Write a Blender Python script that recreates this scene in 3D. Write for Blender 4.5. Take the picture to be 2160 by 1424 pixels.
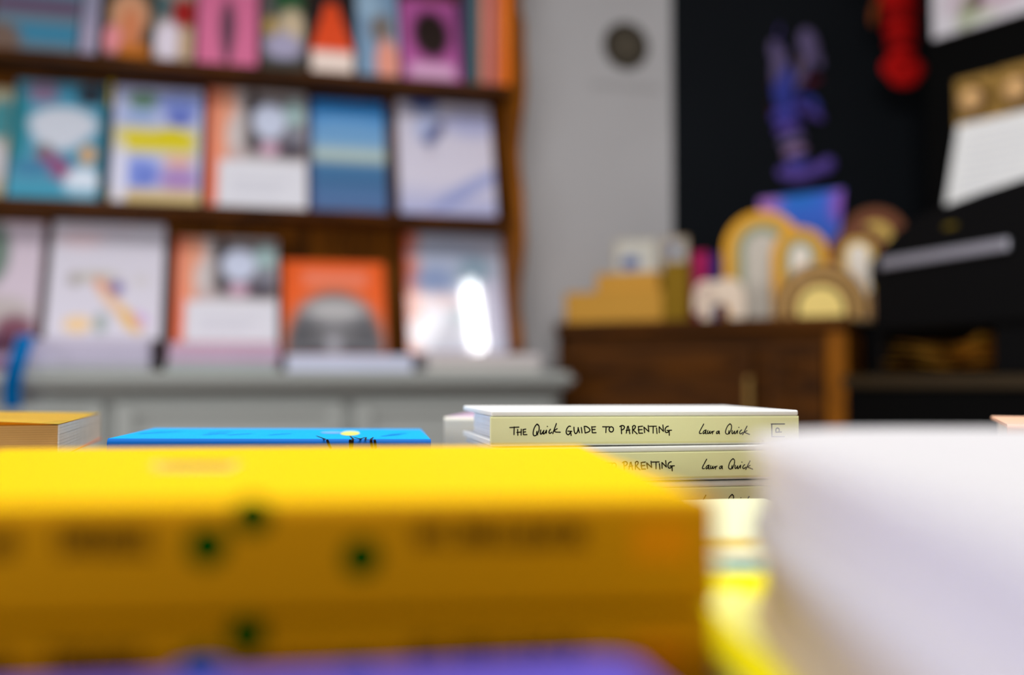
import bpy, bmesh, math, random
from mathutils import Vector, Matrix
R = math.radians
random.seed(7)
for o in list(bpy.data.objects): bpy.data.objects.remove(o)
scene = bpy.context.scene
COL = scene.collection

# ------------------------------------------------------------------ camera
EYE = 1.0; F = 2100.0; PITCH = math.atan(88/2100)
cam_d = bpy.data.cameras.new('camera'); cam = bpy.data.objects.new('camera', cam_d); COL.objects.link(cam)
cam.location = (0, 0, EYE); cam.rotation_euler = (R(90)+PITCH, 0, 0)
cam_d.sensor_width = 36; cam_d.lens = 35; cam_d.clip_start = 0.01; cam_d.clip_end = 60
cam_d.dof.use_dof = True; cam_d.dof.focus_distance = 0.615
cam_d.dof.aperture_fstop = 2.15; cam_d.dof.aperture_blades = 0
scene.camera = cam

# ------------------------------------------------------------------ light
world = bpy.data.worlds.new('room light'); scene.world = world; world.use_nodes = True
bg = world.node_tree.nodes['Background']
bg.inputs[0].default_value = (0.97, 0.98, 1.0, 1); bg.inputs[1].default_value = 0.19
def area(name, loc, target, sx, sy, power, col=(1,1,1)):
    l = bpy.data.lights.new(name, 'AREA'); l.shape = 'RECTANGLE'; l.size = sx; l.size_y = sy
    l.energy = power; l.color = col
    o = bpy.data.objects.new(name, l); COL.objects.link(o); o.location = loc
    o.rotation_euler = (Vector(target)-Vector(loc)).to_track_quat('-Z', 'Y').to_euler(); return o
area('ceiling_panel_light', (0.1, 0.55, 2.5), (0.1, 0.55, 0), 1.2, 0.7, 34, (1, .99, .97))
area('shop_window_light', (-1.0, -1.7, 0.95), (0.1, 2.4, 0.75), 2.2, 1.0, 35, (.94, .97, 1))
area('side_window_light', (-2.9, 0.6, 1.3), (0.3, 1.2, 0.9), 1.4, 1.1, 36, (1, .985, .97))
vs = scene.view_settings
vs.view_transform = 'Standard'; vs.look = 'None'; vs.exposure = 0.0; vs.gamma = 1.0; vs.use_curve_mapping = False

# ------------------------------------------------------------------ helpers
def ray(px, py):
    x = (px-1080)/F; u = -(py-712)/F
    return Vector((x, math.cos(PITCH)-u*math.sin(PITCH), math.sin(PITCH)+u*math.cos(PITCH)))
def P(px, py, D):
    r = ray(px, py); r = r*(D/r.y); return Vector((r.x, r.y, r.z+EYE))
def X(px, D): return (px-1080)/F*D          # lateral position at depth D
def lin(c): c = c/255; return c/12.92 if c <= .04045 else ((c+.055)/1.055)**2.4
def C(r, g, b, k=1.0): return (min(lin(r)*k, .93), min(lin(g)*k, .93), min(lin(b)*k, .93), 1)
_m = {}
def mat(name, col=None, rough=.6, spec=.15, metal=0, var=.06, scale=14, bump=0.0):
    if name in _m: return _m[name]
    m = bpy.data.materials.new(name); m.use_nodes = True; nt = m.node_tree; b = nt.nodes['Principled BSDF']
    b.inputs['Roughness'].default_value = rough; b.inputs['Specular IOR Level'].default_value = spec
    b.inputs['Metallic'].default_value = metal
    tc = nt.nodes.new('ShaderNodeTexCoord'); n = nt.nodes.new('ShaderNodeTexNoise'); n.inputs['Scale'].default_value = scale
    n.inputs['Detail'].default_value = 4
    mx = nt.nodes.new('ShaderNodeMix'); mx.data_type = 'RGBA'
    mx.inputs[6].default_value = tuple(c*(1-var) for c in col[:3])+(1,)
    mx.inputs[7].default_value = tuple(min(1, c*(1+var)) for c in col[:3])+(1,)
    nt.links.new(tc.outputs['Object'], n.inputs['Vector']); nt.links.new(n.outputs['Fac'], mx.inputs[0])
    nt.links.new(mx.outputs[2], b.inputs['Base Color'])
    if bump:
        bp = nt.nodes.new('ShaderNodeBump'); bp.inputs['Strength'].default_value = bump; bp.inputs['Distance'].default_value = .002
        nt.links.new(n.outputs['Fac'], bp.inputs['Height']); nt.links.new(bp.outputs[0], b.inputs['Normal'])
    _m[name] = m; return m
def wood(name, c1, c2, rough=.6, scale=(2, 14, 14), spec=.12):
    m = bpy.data.materials.new(name); m.use_nodes = True; nt = m.node_tree; b = nt.nodes['Principled BSDF']
    b.inputs['Roughness'].default_value = rough; b.inputs['Specular IOR Level'].default_value = spec
    tc = nt.nodes.new('ShaderNodeTexCoord'); mp = nt.nodes.new('ShaderNodeMapping'); mp.inputs['Scale'].default_value = scale
    n = nt.nodes.new('ShaderNodeTexNoise'); n.inputs['Scale'].default_value = 3; n.inputs['Detail'].default_value = 8; n.inputs['Distortion'].default_value = 1.2
    cr = nt.nodes.new('ShaderNodeValToRGB'); cr.color_ramp.elements[0].position = .35; cr.color_ramp.elements[1].position = .68
    cr.color_ramp.elements[0].color = c1; cr.color_ramp.elements[1].color = c2
    nt.links.new(tc.outputs['Object'], mp.inputs[0]); nt.links.new(mp.outputs[0], n.inputs['Vector'])
    nt.links.new(n.outputs['Fac'], cr.inputs[0]); nt.links.new(cr.outputs[0], b.inputs['Base Color'])
    bp = nt.nodes.new('ShaderNodeBump'); bp.inputs['Strength'].default_value = .2; bp.inputs['Distance'].default_value = .001
    nt.links.new(n.outputs['Fac'], bp.inputs['Height']); nt.links.new(bp.outputs[0], b.inputs['Normal'])
    return m
def print_mat(name, rough, spec=.06, coat=0):
    m = bpy.data.materials.new(name); m.use_nodes = True; nt = m.node_tree; b = nt.nodes['Principled BSDF']
    b.inputs['Roughness'].default_value = rough; b.inputs['Specular IOR Level'].default_value = spec
    a = nt.nodes.new('ShaderNodeAttribute'); a.attribute_name = 'Print'
    n = nt.nodes.new('ShaderNodeTexNoise'); n.inputs['Scale'].default_value = 60
    mx = nt.nodes.new('ShaderNodeMix'); mx.data_type = 'RGBA'; mx.blend_type = 'MULTIPLY'; mx.inputs[0].default_value = .06
    nt.links.new(a.outputs['Color'], mx.inputs[6]); nt.links.new(n.outputs['Color'], mx.inputs[7])
    nt.links.new(mx.outputs[2], b.inputs['Base Color'])
    return m
def empty(name, loc=(0, 0, 0), rot=(0, 0, 0), label=None, cat=None, group=None):
    o = bpy.data.objects.new(name, None); COL.objects.link(o); o.location = loc; o.rotation_euler = rot; o.empty_display_size = .05
    if label: tag(o, label, cat, group)
    return o
def tag(o, label, cat, group=None):
    o['label'] = label; o['category'] = cat
    if group: o['group'] = group
    return o
def fin(name, bm, m, parent=None, smooth=False, loc=None, rot=None, label=None, recalc=True):
    if recalc: bmesh.ops.recalc_face_normals(bm, faces=bm.faces)
    me = bpy.data.meshes.new(name); bm.to_mesh(me); bm.free()
    for mm in (m if isinstance(m, (list, tuple)) else [m]): me.materials.append(mm)
    if smooth:
        for p in me.polygons: p.use_smooth = True
    o = bpy.data.objects.new(name, me); COL.objects.link(o)
    if parent: o.parent = parent
    if loc: o.location = loc
    if rot: o.rotation_euler = rot
    if label: o['label'] = label
    return o
def struct(o): o['kind'] = 'structure'; return o
def bx(bm, x0, x1, y0, y1, z0, z1, bev=0, seg=2, mi=0):
    v = [bm.verts.new((x, y, z)) for x in (x0, x1) for y in (y0, y1) for z in (z0, z1)]
    fs = [(0, 1, 3, 2), (4, 6, 7, 5), (0, 4, 5, 1), (2, 3, 7, 6), (0, 2, 6, 4), (1, 5, 7, 3)]
    F_ = [bm.faces.new([v[i] for i in f]) for f in fs]
    for f in F_: f.material_index = mi
    if bev:
        es = list({e for f in F_ for e in f.edges})
        r = bmesh.ops.bevel(bm, geom=es, offset=bev, segments=seg, affect='EDGES', profile=.5)
        for f in r['faces']: f.material_index = mi
def boxo(name, dims, m, parent=None, bev=0, seg=2, **k):
    bm = bmesh.new(); bx(bm, *dims, bev=bev, seg=seg); return fin(name, bm, m, parent, **k)
def prism(bm, pts, z0, z1, axis='z', mi=0):
    """extrude outline; axis z: pts=(x,y); axis y: pts=(x,z) thickness along y"""
    f = (lambda p, h: (p[0], p[1], h)) if axis == 'z' else ((lambda p, h: (p[0], h, p[1])) if axis == 'y' else (lambda p, h: (h, p[0], p[1])))
    a = [bm.verts.new(f(p, z0)) for p in pts]; b = [bm.verts.new(f(p, z1)) for p in pts]; n = len(pts)
    bm.faces.new(a).material_index = mi; bm.faces.new(b[::-1]).material_index = mi
    for i in range(n): bm.faces.new((a[i], b[i], b[(i+1) % n], a[(i+1) % n])).material_index = mi
def ellipsoid(bm, c, r, rot=None, seg=16):
    M = Matrix.Translation(c)
    if rot is not None: M = M @ rot
    M = M @ Matrix.Diagonal((r[0], r[1], r[2], 1))
    bmesh.ops.create_uvsphere(bm, u_segments=seg, v_segments=max(8, seg//2+2), radius=1, matrix=M)
def smooth_line(pts, n=4):
    if len(pts) < 3: return pts
    out = []
    for i in range(len(pts)-1):
        p0 = pts[max(i-1, 0)]; p1 = pts[i]; p2 = pts[i+1]; p3 = pts[min(i+2, len(pts)-1)]
        for k in range(n):
            t = k/n
            out.append(tuple(.5*((2*b)+(-a+c)*t+(2*a-5*b+4*c-d)*t*t+(-a+3*b-3*c+d)*t**3) for a, b, c, d in zip(p0, p1, p2, p3)))
    out.append(pts[-1]); return out
def ribbon(bm, pts, w, put):
    """ink stroke of width w along 2D pts; put(x,y)->3D"""
    for a, b in zip(pts, pts[1:]):
        dx, dy = b[0]-a[0], b[1]-a[1]; l = math.hypot(dx, dy)
        if l < 1e-9: continue
        nx, ny = -dy/l*w/2, dx/l*w/2
        bm.faces.new([bm.verts.new(put(*q)) for q in ((a[0]+nx, a[1]+ny), (b[0]+nx, b[1]+ny), (b[0]-nx, b[1]-ny), (a[0]-nx, a[1]-ny))])
    for a in pts:
        bm.faces.new([bm.verts.new(put(a[0]+math.cos(k*math.pi/4)*w/2, a[1]+math.sin(k*math.pi/4)*w/2)) for k in range(8)])
def disc(bm, c, r, put, n=20, ry=None):
    ry = ry or r
    bm.faces.new([bm.verts.new(put(c[0]+math.cos(k*2*math.pi/n)*r, c[1]+math.sin(k*2*math.pi/n)*ry)) for k in range(n)])
# --- flat printed artwork (colours of the print only), evaluated on a grid
def art(u, v, base, shapes):
    c = list(base[:3])
    for s in shapes:
        k = s[0]
        if k == 'e':
            _, cx, cy, rx, ry, col, soft = s[:7]; an = s[7] if len(s) > 7 else 0
            dx, dy = u-cx, v-cy; ca, sa = math.cos(R(an)), math.sin(R(an)); dx, dy = dx*ca+dy*sa, -dx*sa+dy*ca
            d = 1-math.hypot(dx/rx, dy/ry); a = min(1, max(0, d/soft+.5))
        elif k == 'r':
            _, x0, y0, x1, y1, col, soft = s
            d = min(u-x0, x1-u, v-y0, y1-v); a = min(1, max(0, d/soft+.5))
        elif k == 'g':
            _, y0, y1, col = s; a = min(1, max(0, (v-y0)/(y1-y0)))
        elif k == 't':
            _, cx, w, y0, y1, col = s; h = (v-y0)/(y1-y0)
            a = 1.0 if 0 <= h <= 1 and abs(u-cx) < w*(1-.75*h) else 0.0
        c = [c[i]*(1-a)+col[i]*a for i in range(3)]
    return c
def print_panel(name, w, h, base, shapes, m, parent, nx=34, ny=44, put=None, x0=0, y0=0):
    put = put or (lambda x, z: (x, 0, z))
    vs_ = []; cols = []
    for j in range(ny+1):
        for i in range(nx+1):
            u, v = i/nx, j/ny; vs_.append(put(x0+u*w, y0+v*h)); cols.append(art(u, v, base, shapes))
    fs = [(j*(nx+1)+i, j*(nx+1)+i+1, (j+1)*(nx+1)+i+1, (j+1)*(nx+1)+i) for j in range(ny) for i in range(nx)]
    me = bpy.data.meshes.new(name); me.from_pydata(vs_, [], fs)
    ca = me.color_attributes.new('Print', 'FLOAT_COLOR', 'POINT')
    for i, c in enumerate(cols): ca.data[i].color = (*[max(0, min(1, q)) for q in c], 1)
    me.materials.append(m); o = bpy.data.objects.new(name, me); COL.objects.link(o)
    if parent: o.parent = parent
    return o
PAGE = mat('page paper', C(225, 220, 210), .8, .2, var=.1, scale=90)
PAGEW = mat('white page paper', C(228, 230, 238), .75, .2, var=.05, scale=60)
PAGE_SHADE = mat('page edge in tan shade', C(205, 160, 95), .8, .2, var=.16, scale=50)  # tan paints shade and yellow bounce onto the paperback's front page edges
MATTE = print_mat('matte printed cover', .55, .3)
GLOSS = print_mat('glossy printed cover', .07, .5)
INK = mat('dark ink', C(38, 28, 8), .6, .2)
def page_block(x0, x1, y0, y1, z0, z1, m, parent, n=9, jit=.0007, name='page_block'):
    bm = bmesh.new(); h = (z1-z0)/n
    for i in range(n):
        a, b, c = (random.uniform(0, jit) for _ in range(3))
        bx(bm, x0+a, x1-b, y0+.0001, y1-c, z0+i*h, z0+(i+1)*h-h*.06)
    return fin(name, bm, m, parent)
def flat_book(loc, yaw, L, W, T, cover, spine, label, group=None, name='hardback_book', page=PAGE, board=.0028, over=.0035, tilt=(0, 0), n=9, cat='book', bev=.0006, cap=False, ptop=0):
    """closed book lying flat, spine along local x at y=0, origin = spine-side left bottom corner"""
    t = empty(name, loc, (R(tilt[0]), R(tilt[1]), yaw), label, cat, group)
    bm = bmesh.new(); bx(bm, 0, L, 0 if cap else .002, W, T-board, T, bev=.0012 if cap else bev, seg=3)
    fin('front_cover', bm, cover, t)
    bm = bmesh.new(); bx(bm, 0, L, .002, W, 0, board, bev=bev)
    fin('back_cover', bm, cover, t)
    bm = bmesh.new(); r = min(.0032, T*.22)              # rounded spine profile (y,z)
    pr = []
    for k in range(7):
        a = math.pi/2*k/6; pr.append((r-r*math.sin(a)*1.0, T-r+r*math.cos(a)))
    pr2 = [(y, T-z) for y, z in pr[::-1]]
    prof = pr+pr2+[(.0045, 0), (.0045, T)]
    if cap: prof = [(.0002, T-board-.0001), (0, T-board-.001), (0, .0024), (.0006, .0012), (.0045, .0012), (.0045, T-board-.0001)]
    prism(bm, prof, 0, L, axis='x'); s = fin('spine', bm, spine, t)
    page_block(over, L-over, .0046, W-over, board+.0001, T-board-.0001-ptop, page, t, n=n)
    return t
def stand_book(name, label, px0, px1, ytop, zb, wb, wt, th, base, shapes, spine_col, group=None, m=None, ymid=None, hgt=None):
    """book standing cover-out on the case, leaning back from depth wb to wt"""
    ym = ymid or 400
    (ta, _), (tb, _) = BP(px0, ym, wb), BP(px1, ym, wb)
    _, zt = BP((px0+px1)/2, ytop, wt)
    h = math.hypot(zt-zb, wt-wb) if not hgt else hgt; th_ = math.asin(min(.5, (wt-wb)/h))
    o = case_pt(ta, wb, zb+.0006+th*math.sin(th_)); w = tb-ta
    t = empty(name, o, (-th_, 0, CA), label, 'book', group)
    cm = mat('cover %s' % label, spine_col, .5)
    bm = bmesh.new(); bx(bm, 0, w, .0006, .003, 0, h, bev=.0005); bx(bm, 0, w, th-.003, th, 0, h, bev=.0005); bx(bm, 0, .003, .0006, th, 0, h, bev=.0005)
    fin('cover', bm, cm, t)
    bm = bmesh.new(); bx(bm, .0032, w-.003, .0034, th-.0034, .003, h-.003); fin('page_block', bm, PAGE, t)
    print_panel('cover_print', w-.001, h-.001, base, shapes, m or MATTE, t, x0=.0005, y0=.0005)
    return t

# ------------------------------------------------------------------ the bookcase's frame of reference
CA = R(14.4); CO = Vector((X(1100, 2.4), 2.4, 0)); CU = Vector((math.cos(CA), math.sin(CA), 0)); CW = Vector((-math.sin(CA), math.cos(CA), 0))
def case_pt(t, w, z): return CO+CU*t+CW*w+Vector((0, 0, z))
def BP(px, py, w):
    r = ray(px, py); p0 = CO+CW*w; k = p0.dot(CW)/r.dot(CW); q = r*k
    return (q-p0).dot(CU), q.z+EYE

# ------------------------------------------------------------------ the room
WALLW = .155
def gradient_wall(name, col, **k): return mat(name, col, .85, .2, var=.03, scale=3, bump=.15)
wm = mat('white plaster wall', C(184, 182, 184), .9, .1, var=.05, scale=2.2, bump=.3)
w_ = struct(boxo('wall_back', (-2.6, 2.4, WALLW, WALLW+.1, 0, 2.7), wm)); w_.location = CO; w_.rotation_euler = (0, 0, CA)
fm = wood('oak floorboards', C(92, 62, 38), C(130, 92, 60), .5, (1, 9, 9))
bm = bmesh.new(); bx(bm, -3.2, 3.4, -3.4, 4.0, -.05, 0); struct(fin('floor', bm, fm))
bm = bmesh.new(); bx(bm, -3.2, 3.4, -3.4, 4.0, 2.7, 2.75); struct(fin('ceiling', bm, mat('ceiling paint', C(205, 203, 198), .9, .1)))
t1415, _ = BP(1415, 300, WALLW)
tr = struct(boxo('trim_1', (t1415-.006, t1415-.001, WALLW-.014, WALLW-.0005, 0, 2.7), mat('white painted trim', C(190, 190, 192), .8), bev=.002)); tr.location = CO; tr.rotation_euler = (0, 0, CA)
blackp = boxo('wall_panel', (t1415, 2.3, WALLW-.012, WALLW-.0005, 0, 2.7), mat('blackboard paint', C(19, 22, 26), .9, .08, var=.12, scale=5), bev=.001)
blackp.location = CO; blackp.rotation_euler = (0, 0, CA); blackp.name = 'wall_right'; struct(blackp)

# ------------------------------------------------------------------ bookcase
brown = wood('dark stained wood', C(36, 16, 0), C(96, 52, 0), .7, (1.5, 12, 12))
brown2 = wood('dark stained back boards', C(70, 37, 0), C(125, 70, 0), .7, (10, 10, 1.4))
case = empty('bookcase', CO, (0, 0, CA), 'dark brown wooden bookcase with scalloped side, full of cover-out books', 'bookcase')
SH = []
for name, (px, py) in (('a', (540, 139)), ('b', (540, 436))):
    SH.append(BP(px, py, 0)[1])
TOPZ = 2.12; LX = -2.0; CTOP = 1.017
for z in (SH[0], SH[1], SH[0]+.305, SH[0]+.60):
    boxo('shelf', (LX, -.0205, .0, .132, z-.022, z), brown, case, bev=.003)
for i in range(14):
    x0 = LX+i*(-LX-.021)/14; boxo('back_board', (x0+.0008, x0+(-LX-.021)/14-.0008, .1335, .146, CTOP, TOPZ), brown2, case, bev=.001)
# scalloped right side panel: outline in (w,z)
pts = [(.15, CTOP), (.15, TOPZ)]
zs = [TOPZ-i*(TOPZ-CTOP)/90 for i in range(91)]
def wave(z):
    key = [(.9, -.035), (SH[1]-.33, -.03), (SH[1]-.20, .012), (SH[1]-.06, -.04), (SH[1]+.03, -.03), (SH[1]+.16, .012), (SH[0]-.01, -.045), (SH[0]+.14, -.03), (SH[0]+.2, .01), (SH[0]+.31, -.045), (2.3, .0)]
    for (a, wa), (b, wb) in zip(key, key[1:]):
        if a <= z <= b: f = (z-a)/(b-a); f = f*f*(3-2*f); return wa+(wb-wa)*f
    return 0
pts += [(wave(z), z) for z in zs if z > 1.064]+[(.108, 1.064), (.108, CTOP)]
bm = bmesh.new(); prism(bm, pts, -.02, 0, axis='x'); fin('side_panel', bm, wood('honey brown side wood', C(88, 46, 0), C(150, 86, 2), .6, (12, 12, 1.5)), case)
bm = bmesh.new(); prism(bm, pts, LX-.022, LX-.001, axis='x'); fin('side_panel', bm, brown, case)
boxo('top_board', (LX-.02, 0, -.02, .15, TOPZ+.0005, TOPZ+.024), brown, case, bev=.003)

# ------------------------------------------------------------------ grey painted base cabinet with counter
grey = mat('grey painted wood', C(166, 169, 166), .65, .15, var=.04, scale=6)
base = empty('base_cabinet', CO, (0, 0, CA), 'grey painted base cabinet with panelled doors under the bookcase', 'cabinet')
t_r = BP(1212, 790, -.13)[0]; t_c = BP(1182, 850, -.09)[0]
bm = bmesh.new(); prism(bm, [(LX-.1, -.144), (t_r, -.144), (t_r, -.078), (.072, -.022), (.072, .15), (LX-.1, .15)], CTOP-.0335, CTOP-.0005)
bmesh.ops.bevel(bm, geom=bm.edges[:], offset=.012, segments=4, affect='EDGES'); fin('counter_top', bm, grey, base)
bm = bmesh.new(); prism(bm, [(-.112, CTOP-.034), (-.092, CTOP-.052), (-.092, CTOP-.06), (.14, CTOP-.06), (.14, CTOP-.034)], LX-.08, .07, axis='x'); fin('cove_moulding', bm, grey, base)
bm = bmesh.new(); prism(bm, [(LX-.06, -.085), (t_c, -.085), (t_c, -.046), (.07, -.022), (.07, .14), (LX-.06, .14)], .001, CTOP-.0605); fin('carcass', bm, grey, base)
xs = [LX-.05]; 
sp = [BP(p, 860, -.09)[0] for p in (-330, 232, 735, 1172)]
for a, b in zip(sp, sp[1:]):
    d = boxo('door', (a+.012, b-.012, -.098, -.0855, .08, CTOP-.066), grey, base, bev=.003)
    bm = bmesh.new()
    for q in ((a+.012, a+.05, .09, CTOP-.07), (b-.05, b-.012, .09, CTOP-.07), (a+.0505, b-.0505, CTOP-.092, CTOP-.07), (a+.0505, b-.0505, .09, .14)):
        bx(bm, q[0], q[1], -.107, -.0985, q[2], q[3], bev=.002)
    fin('door_frame', bm, grey, d)
    bm = bmesh.new(); ellipsoid(bm, (b-.03, -.118, .70), (.012, .011, .012)); fin('knob', bm, mat('aged brass', C(140, 110, 60), .35, metal=.9), d, smooth=True)
# ------------------------------------------------------------------ books on the bookcase
K = 1.06
def c(r, g, b): return C(r, g, b, K)
W1, W2, TH = .03, .118, .012
G1 = 'picture books facing out on the upper shelf'; G2 = 'picture books facing out on the middle shelf'; G3 = 'books propped up behind the counter piles'
row1 = [
 ('teal picture book with a plum band at the left end of the top shelf', -25, 162, -70, c(95,118,135), [('r',0,.45,1,.62,c(95,60,92),.12),('r',.22,.12,1,.3,c(45,125,160),.08),('e',.1,.1,.25,.2,c(110,90,80),.5),('r',0,.62,1,1,c(90,125,145),.1)], c(60,95,120)),
 ('slim lilac book leaning beside the teal one on the top shelf', 165, 203, -60, c(150,145,172), [('r',.1,.5,.9,.9,c(140,140,165),.2),('r',.2,.1,.8,.3,c(170,160,185),.2)], c(150,145,172)),
 ('dark green book with a peach round figure on the top shelf', 214, 316, -55, c(48,62,52), [('e',.52,.5,.42,.26,c(205,150,115),.35),('e',.55,.28,.25,.3,c(205,125,85),.4),('r',.3,0,1,.16,c(185,105,20),.1),('e',.16,.2,.2,.16,c(225,140,150),.5)], c(50,60,50)),
 ('pale book with a dark red blot between the green and pink books', 320, 408, -50, c(150,138,128), [('e',.75,.55,.35,.18,c(150,18,18),.5),('e',.35,.22,.32,.22,c(222,212,228),.5),('e',.2,.62,.25,.15,c(70,95,100),.5),('e',.8,.2,.2,.2,c(190,160,130),.5)], c(160,150,140)),
 ('pink book with a slim grey standing figure on the top shelf', 413, 544, -50, c(212,108,150), [('e',.5,.42,.13,.3,c(82,55,72),.5),('e',.5,.2,.08,.2,c(82,55,72),.5),('r',.1,.82,.9,.95,c(240,200,215),.04)], c(200,95,135)),
 ('book with green leaves over a pale crowd on the top shelf', 549, 646, -45, c(88,82,84), [('e',.65,.72,.35,.2,c(10,78,42),.4),('e',.7,.45,.3,.2,c(200,180,150),.5),('e',.5,.25,.42,.14,c(165,160,190),.5),('r',0,0,1,.1,c(50,60,55),.05),('e',.2,.45,.14,.1,c(180,150,80),.5)], c(60,70,60)),
 ('black book with an orange cone above a white base', 652, 751, -45, c(26,18,18), [('t',.5,.5,.2,.72,c(225,72,22)),('r',.04,0,.96,.22,c(238,218,208),.06)], c(25,20,20)),
 ('light blue book with a peach figure on the top shelf', 754, 846, -35, c(122,152,182), [('e',.6,.5,.28,.16,c(118,108,102),.5),('e',.72,.15,.28,.24,c(228,150,130),.4),('e',.3,.75,.3,.15,c(150,180,205),.5)], c(120,140,165)),
 ('magenta book with a dark curly round portrait on the top shelf', 850, 977, 6, c(178,86,155), [('e',.52,.57,.33,.3,c(30,14,8),.35),('r',.12,.03,.88,.2,c(212,165,200),.08)], c(150,75,130)),
]
for lab, x0, x1, yt, b, sh, sc in row1:
    stand_book('picture_book', lab, x0+1.5, x1-1.5, yt, SH[0], W1, W2, TH, b, sh, sc, G1, ymid=100)
def spine_book(lab, x0, x1, zb, h, col, d, grp, ym=100, w0=.006):
    ta, tb = BP(x0, ym, w0)[0], BP(x1, ym, w0)[0]; w = tb-ta-.0012
    t = empty('upright_book', case_pt(ta, w0, zb+.0004), (0, 0, CA), lab, 'book', grp)
    bm = bmesh.new(); bx(bm, 0, w, 0, .0025, 0, h, bev=.0008); bx(bm, 0, .002, .002, d, 0, h); bx(bm, w-.002, w, .002, d, 0, h)
    fin('cover', bm, mat('cover '+lab, col, .45), t)
    boxo('page_block', (.0021, w-.0021, .0026, d-.003, .003, h-.003), PAGE, t)
    bm = bmesh.new()
    for k in range(9): ribbon(bm, [(w*.3, h*(.38+k*.045)), (w*.7, h*(.39+k*.045))], .0016, lambda x, z: (x, -.0004, z))
    fin('spine_lettering', bm, mat('spine ink '+lab, tuple(min(1, q*1.9+.03) for q in col[:3])+(1,), .5), t)
G1s = 'books standing spine out at the right end of the top shelf'
for lab, x0, x1, col, h in (('navy spined upright book right of the magenta cover', 981, 996, c(52,56,80), .235), ('teal spined upright book beside the navy spine', 997, 1012, c(50,100,100), .24),
      ('salmon spined upright book beside the teal spine', 1014, 1031, c(205,115,92), .25), ('dusty rose spined upright book left of the orange spines', 1032, 1048, c(170,96,96), .25),
      ('dull orange spined upright book, second from the case side', 1050, 1062, c(205,100,22), .24), ('bright orange spined upright book against the case side', 1063, 1077, c(240,120,8), .24)):
    spine_book(lab, x0, x1, SH[0], h, col, .12, G1s)
collage = [('r',0,0,.1,1,c(225,88,22),.03),('e',.17,.7,.11,.5,c(230,155,125),.6),('e',.32,.6,.13,.2,c(205,195,195),.5),('r',.36,.42,.99,.97,c(105,98,102),.1),
  ('e',.45,.85,.07,.14,c(60,48,50),.5),('e',.62,.74,.17,.155,c(200,208,232),.3),('e',.88,.82,.11,.12,c(160,188,190),.4),('e',.46,.55,.06,.06,c(38,38,48),.5),('e',.82,.5,.2,.08,c(62,52,66),.5),('e',.88,.62,.1,.08,c(125,125,140),.5),
  ('e',.62,.5,.1,.06,c(205,165,190),.5),('e',.3,.45,.1,.06,c(190,170,170),.5),('r',.12,-.1,1.1,.385,c(216,216,226),.04),('r',.25,.2,.8,.22,c(185,185,200),.02),('r',.25,.12,.7,.14,c(185,185,200),.02)]
row2 = [
 ('cream and green book cut off by the frame on the middle shelf', -90, 6, 185, c(170,160,130), [('e',.8,.7,.3,.2,c(60,130,140),.5),('e',.7,.3,.3,.2,c(190,190,200),.5)], c(150,150,140), .03),
 ('teal sea picture book with a white cloud title on the middle shelf', 12, 212, 176, c(72,145,175), [('e',.3,.9,.18,.09,c(140,118,150),.6),('e',.58,.9,.12,.07,c(70,150,185),.6),('e',.82,.9,.16,.09,c(45,48,60),.5),('e',.05,.6,.1,.35,c(25,120,135),.6),
    ('e',.54,.63,.37,.15,c(200,206,220),.3),('e',.5,.53,.26,.12,c(200,206,220),.5),('e',.36,.38,.1,.08,c(110,110,110),.6),('e',.5,.27,.2,.09,c(140,72,118),.6,-25),('e',.83,.38,.09,.08,c(205,160,105),.5),('e',.8,.13,.2,.13,c(215,225,242),.5),
    ('e',.25,.25,.2,.06,c(60,120,160),.6),('r',.0,.0,1,.08,c(50,150,180),.1),('r',.96,0,1.1,1,c(5,85,100),.02)], c(0,88,102), .03),
 ('pale blue book with a bright yellow title band on the middle shelf', 229, 421, 188, c(182,190,228), [('e',.33,.88,.19,.07,c(90,132,98),.4),('e',.74,.86,.26,.09,c(130,148,218),.5),('e',.75,.74,.16,.07,c(88,105,190),.6),('e',.3,.74,.2,.06,c(140,165,210),.6),
    ('r',.02,.42,.96,.64,c(212,200,120),.06),('r',.12,.455,.9,.6,c(215,198,0),.05),('e',.66,.6,.16,.05,c(212,196,0),.4),('e',.33,.24,.24,.14,c(125,145,222),.5),('e',.38,.22,.1,.06,c(95,115,200),.6),('e',.76,.2,.22,.12,c(165,130,188),.6),('e',.75,.36,.18,.05,c(222,170,150),.6),
    ('r',-.1,-.1,1.1,.11,c(205,180,125),.06),('e',.1,.2,.08,.3,c(215,215,235),.6)], c(215,210,215), .03),
 ('orange spined book with a photo collage over white on the middle shelf', 434, 648, 195, c(205,195,195), collage, c(220,85,25), .03),
 ('deep blue seascape book with a pale horizon on the middle shelf', 655, 818, 216, c(70,100,150), [('g',.0,.38,c(52,108,155)),('g',.40,.47,c(172,190,185)),('g',.52,.6,c(110,160,205)),('g',.68,.98,c(8,128,208)),('r',0,0,.04,1,c(45,45,105),.03),('r',.2,.78,.8,.8,c(120,170,215),.02),('r',0,.24,1,.28,c(30,85,130),.06)], c(42,45,110), .03),
 ('white snow scene book with a small skier on the middle shelf', 845, 1049, 222, c(205,200,218), [('e',.28,.97,.16,.05,c(40,92,165),.6),('e',.78,.82,.3,.12,c(172,174,212),.7),('e',.33,.78,.16,.13,c(170,180,218),.8,30),('e',.43,.76,.055,.08,c(85,78,115),.6,-30),('e',.34,.67,.08,.06,c(78,88,140),.6,35),
    ('e',.34,.56,.05,.05,c(185,178,195),.6),('g',.30,.0,c(160,165,208)),('e',.85,.3,.5,.06,c(150,158,205),.8,22),('e',.55,.13,.25,.04,c(140,148,198),.8,22)], c(200,195,215), .03),
]
for lab, x0, x1, yt, b, sh, sc, wb in row2:
    stand_book('picture_book', lab, x0, x1, yt, SH[1], wb, W2-.004, TH, b, sh, sc, G2, ymid=410)
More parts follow.
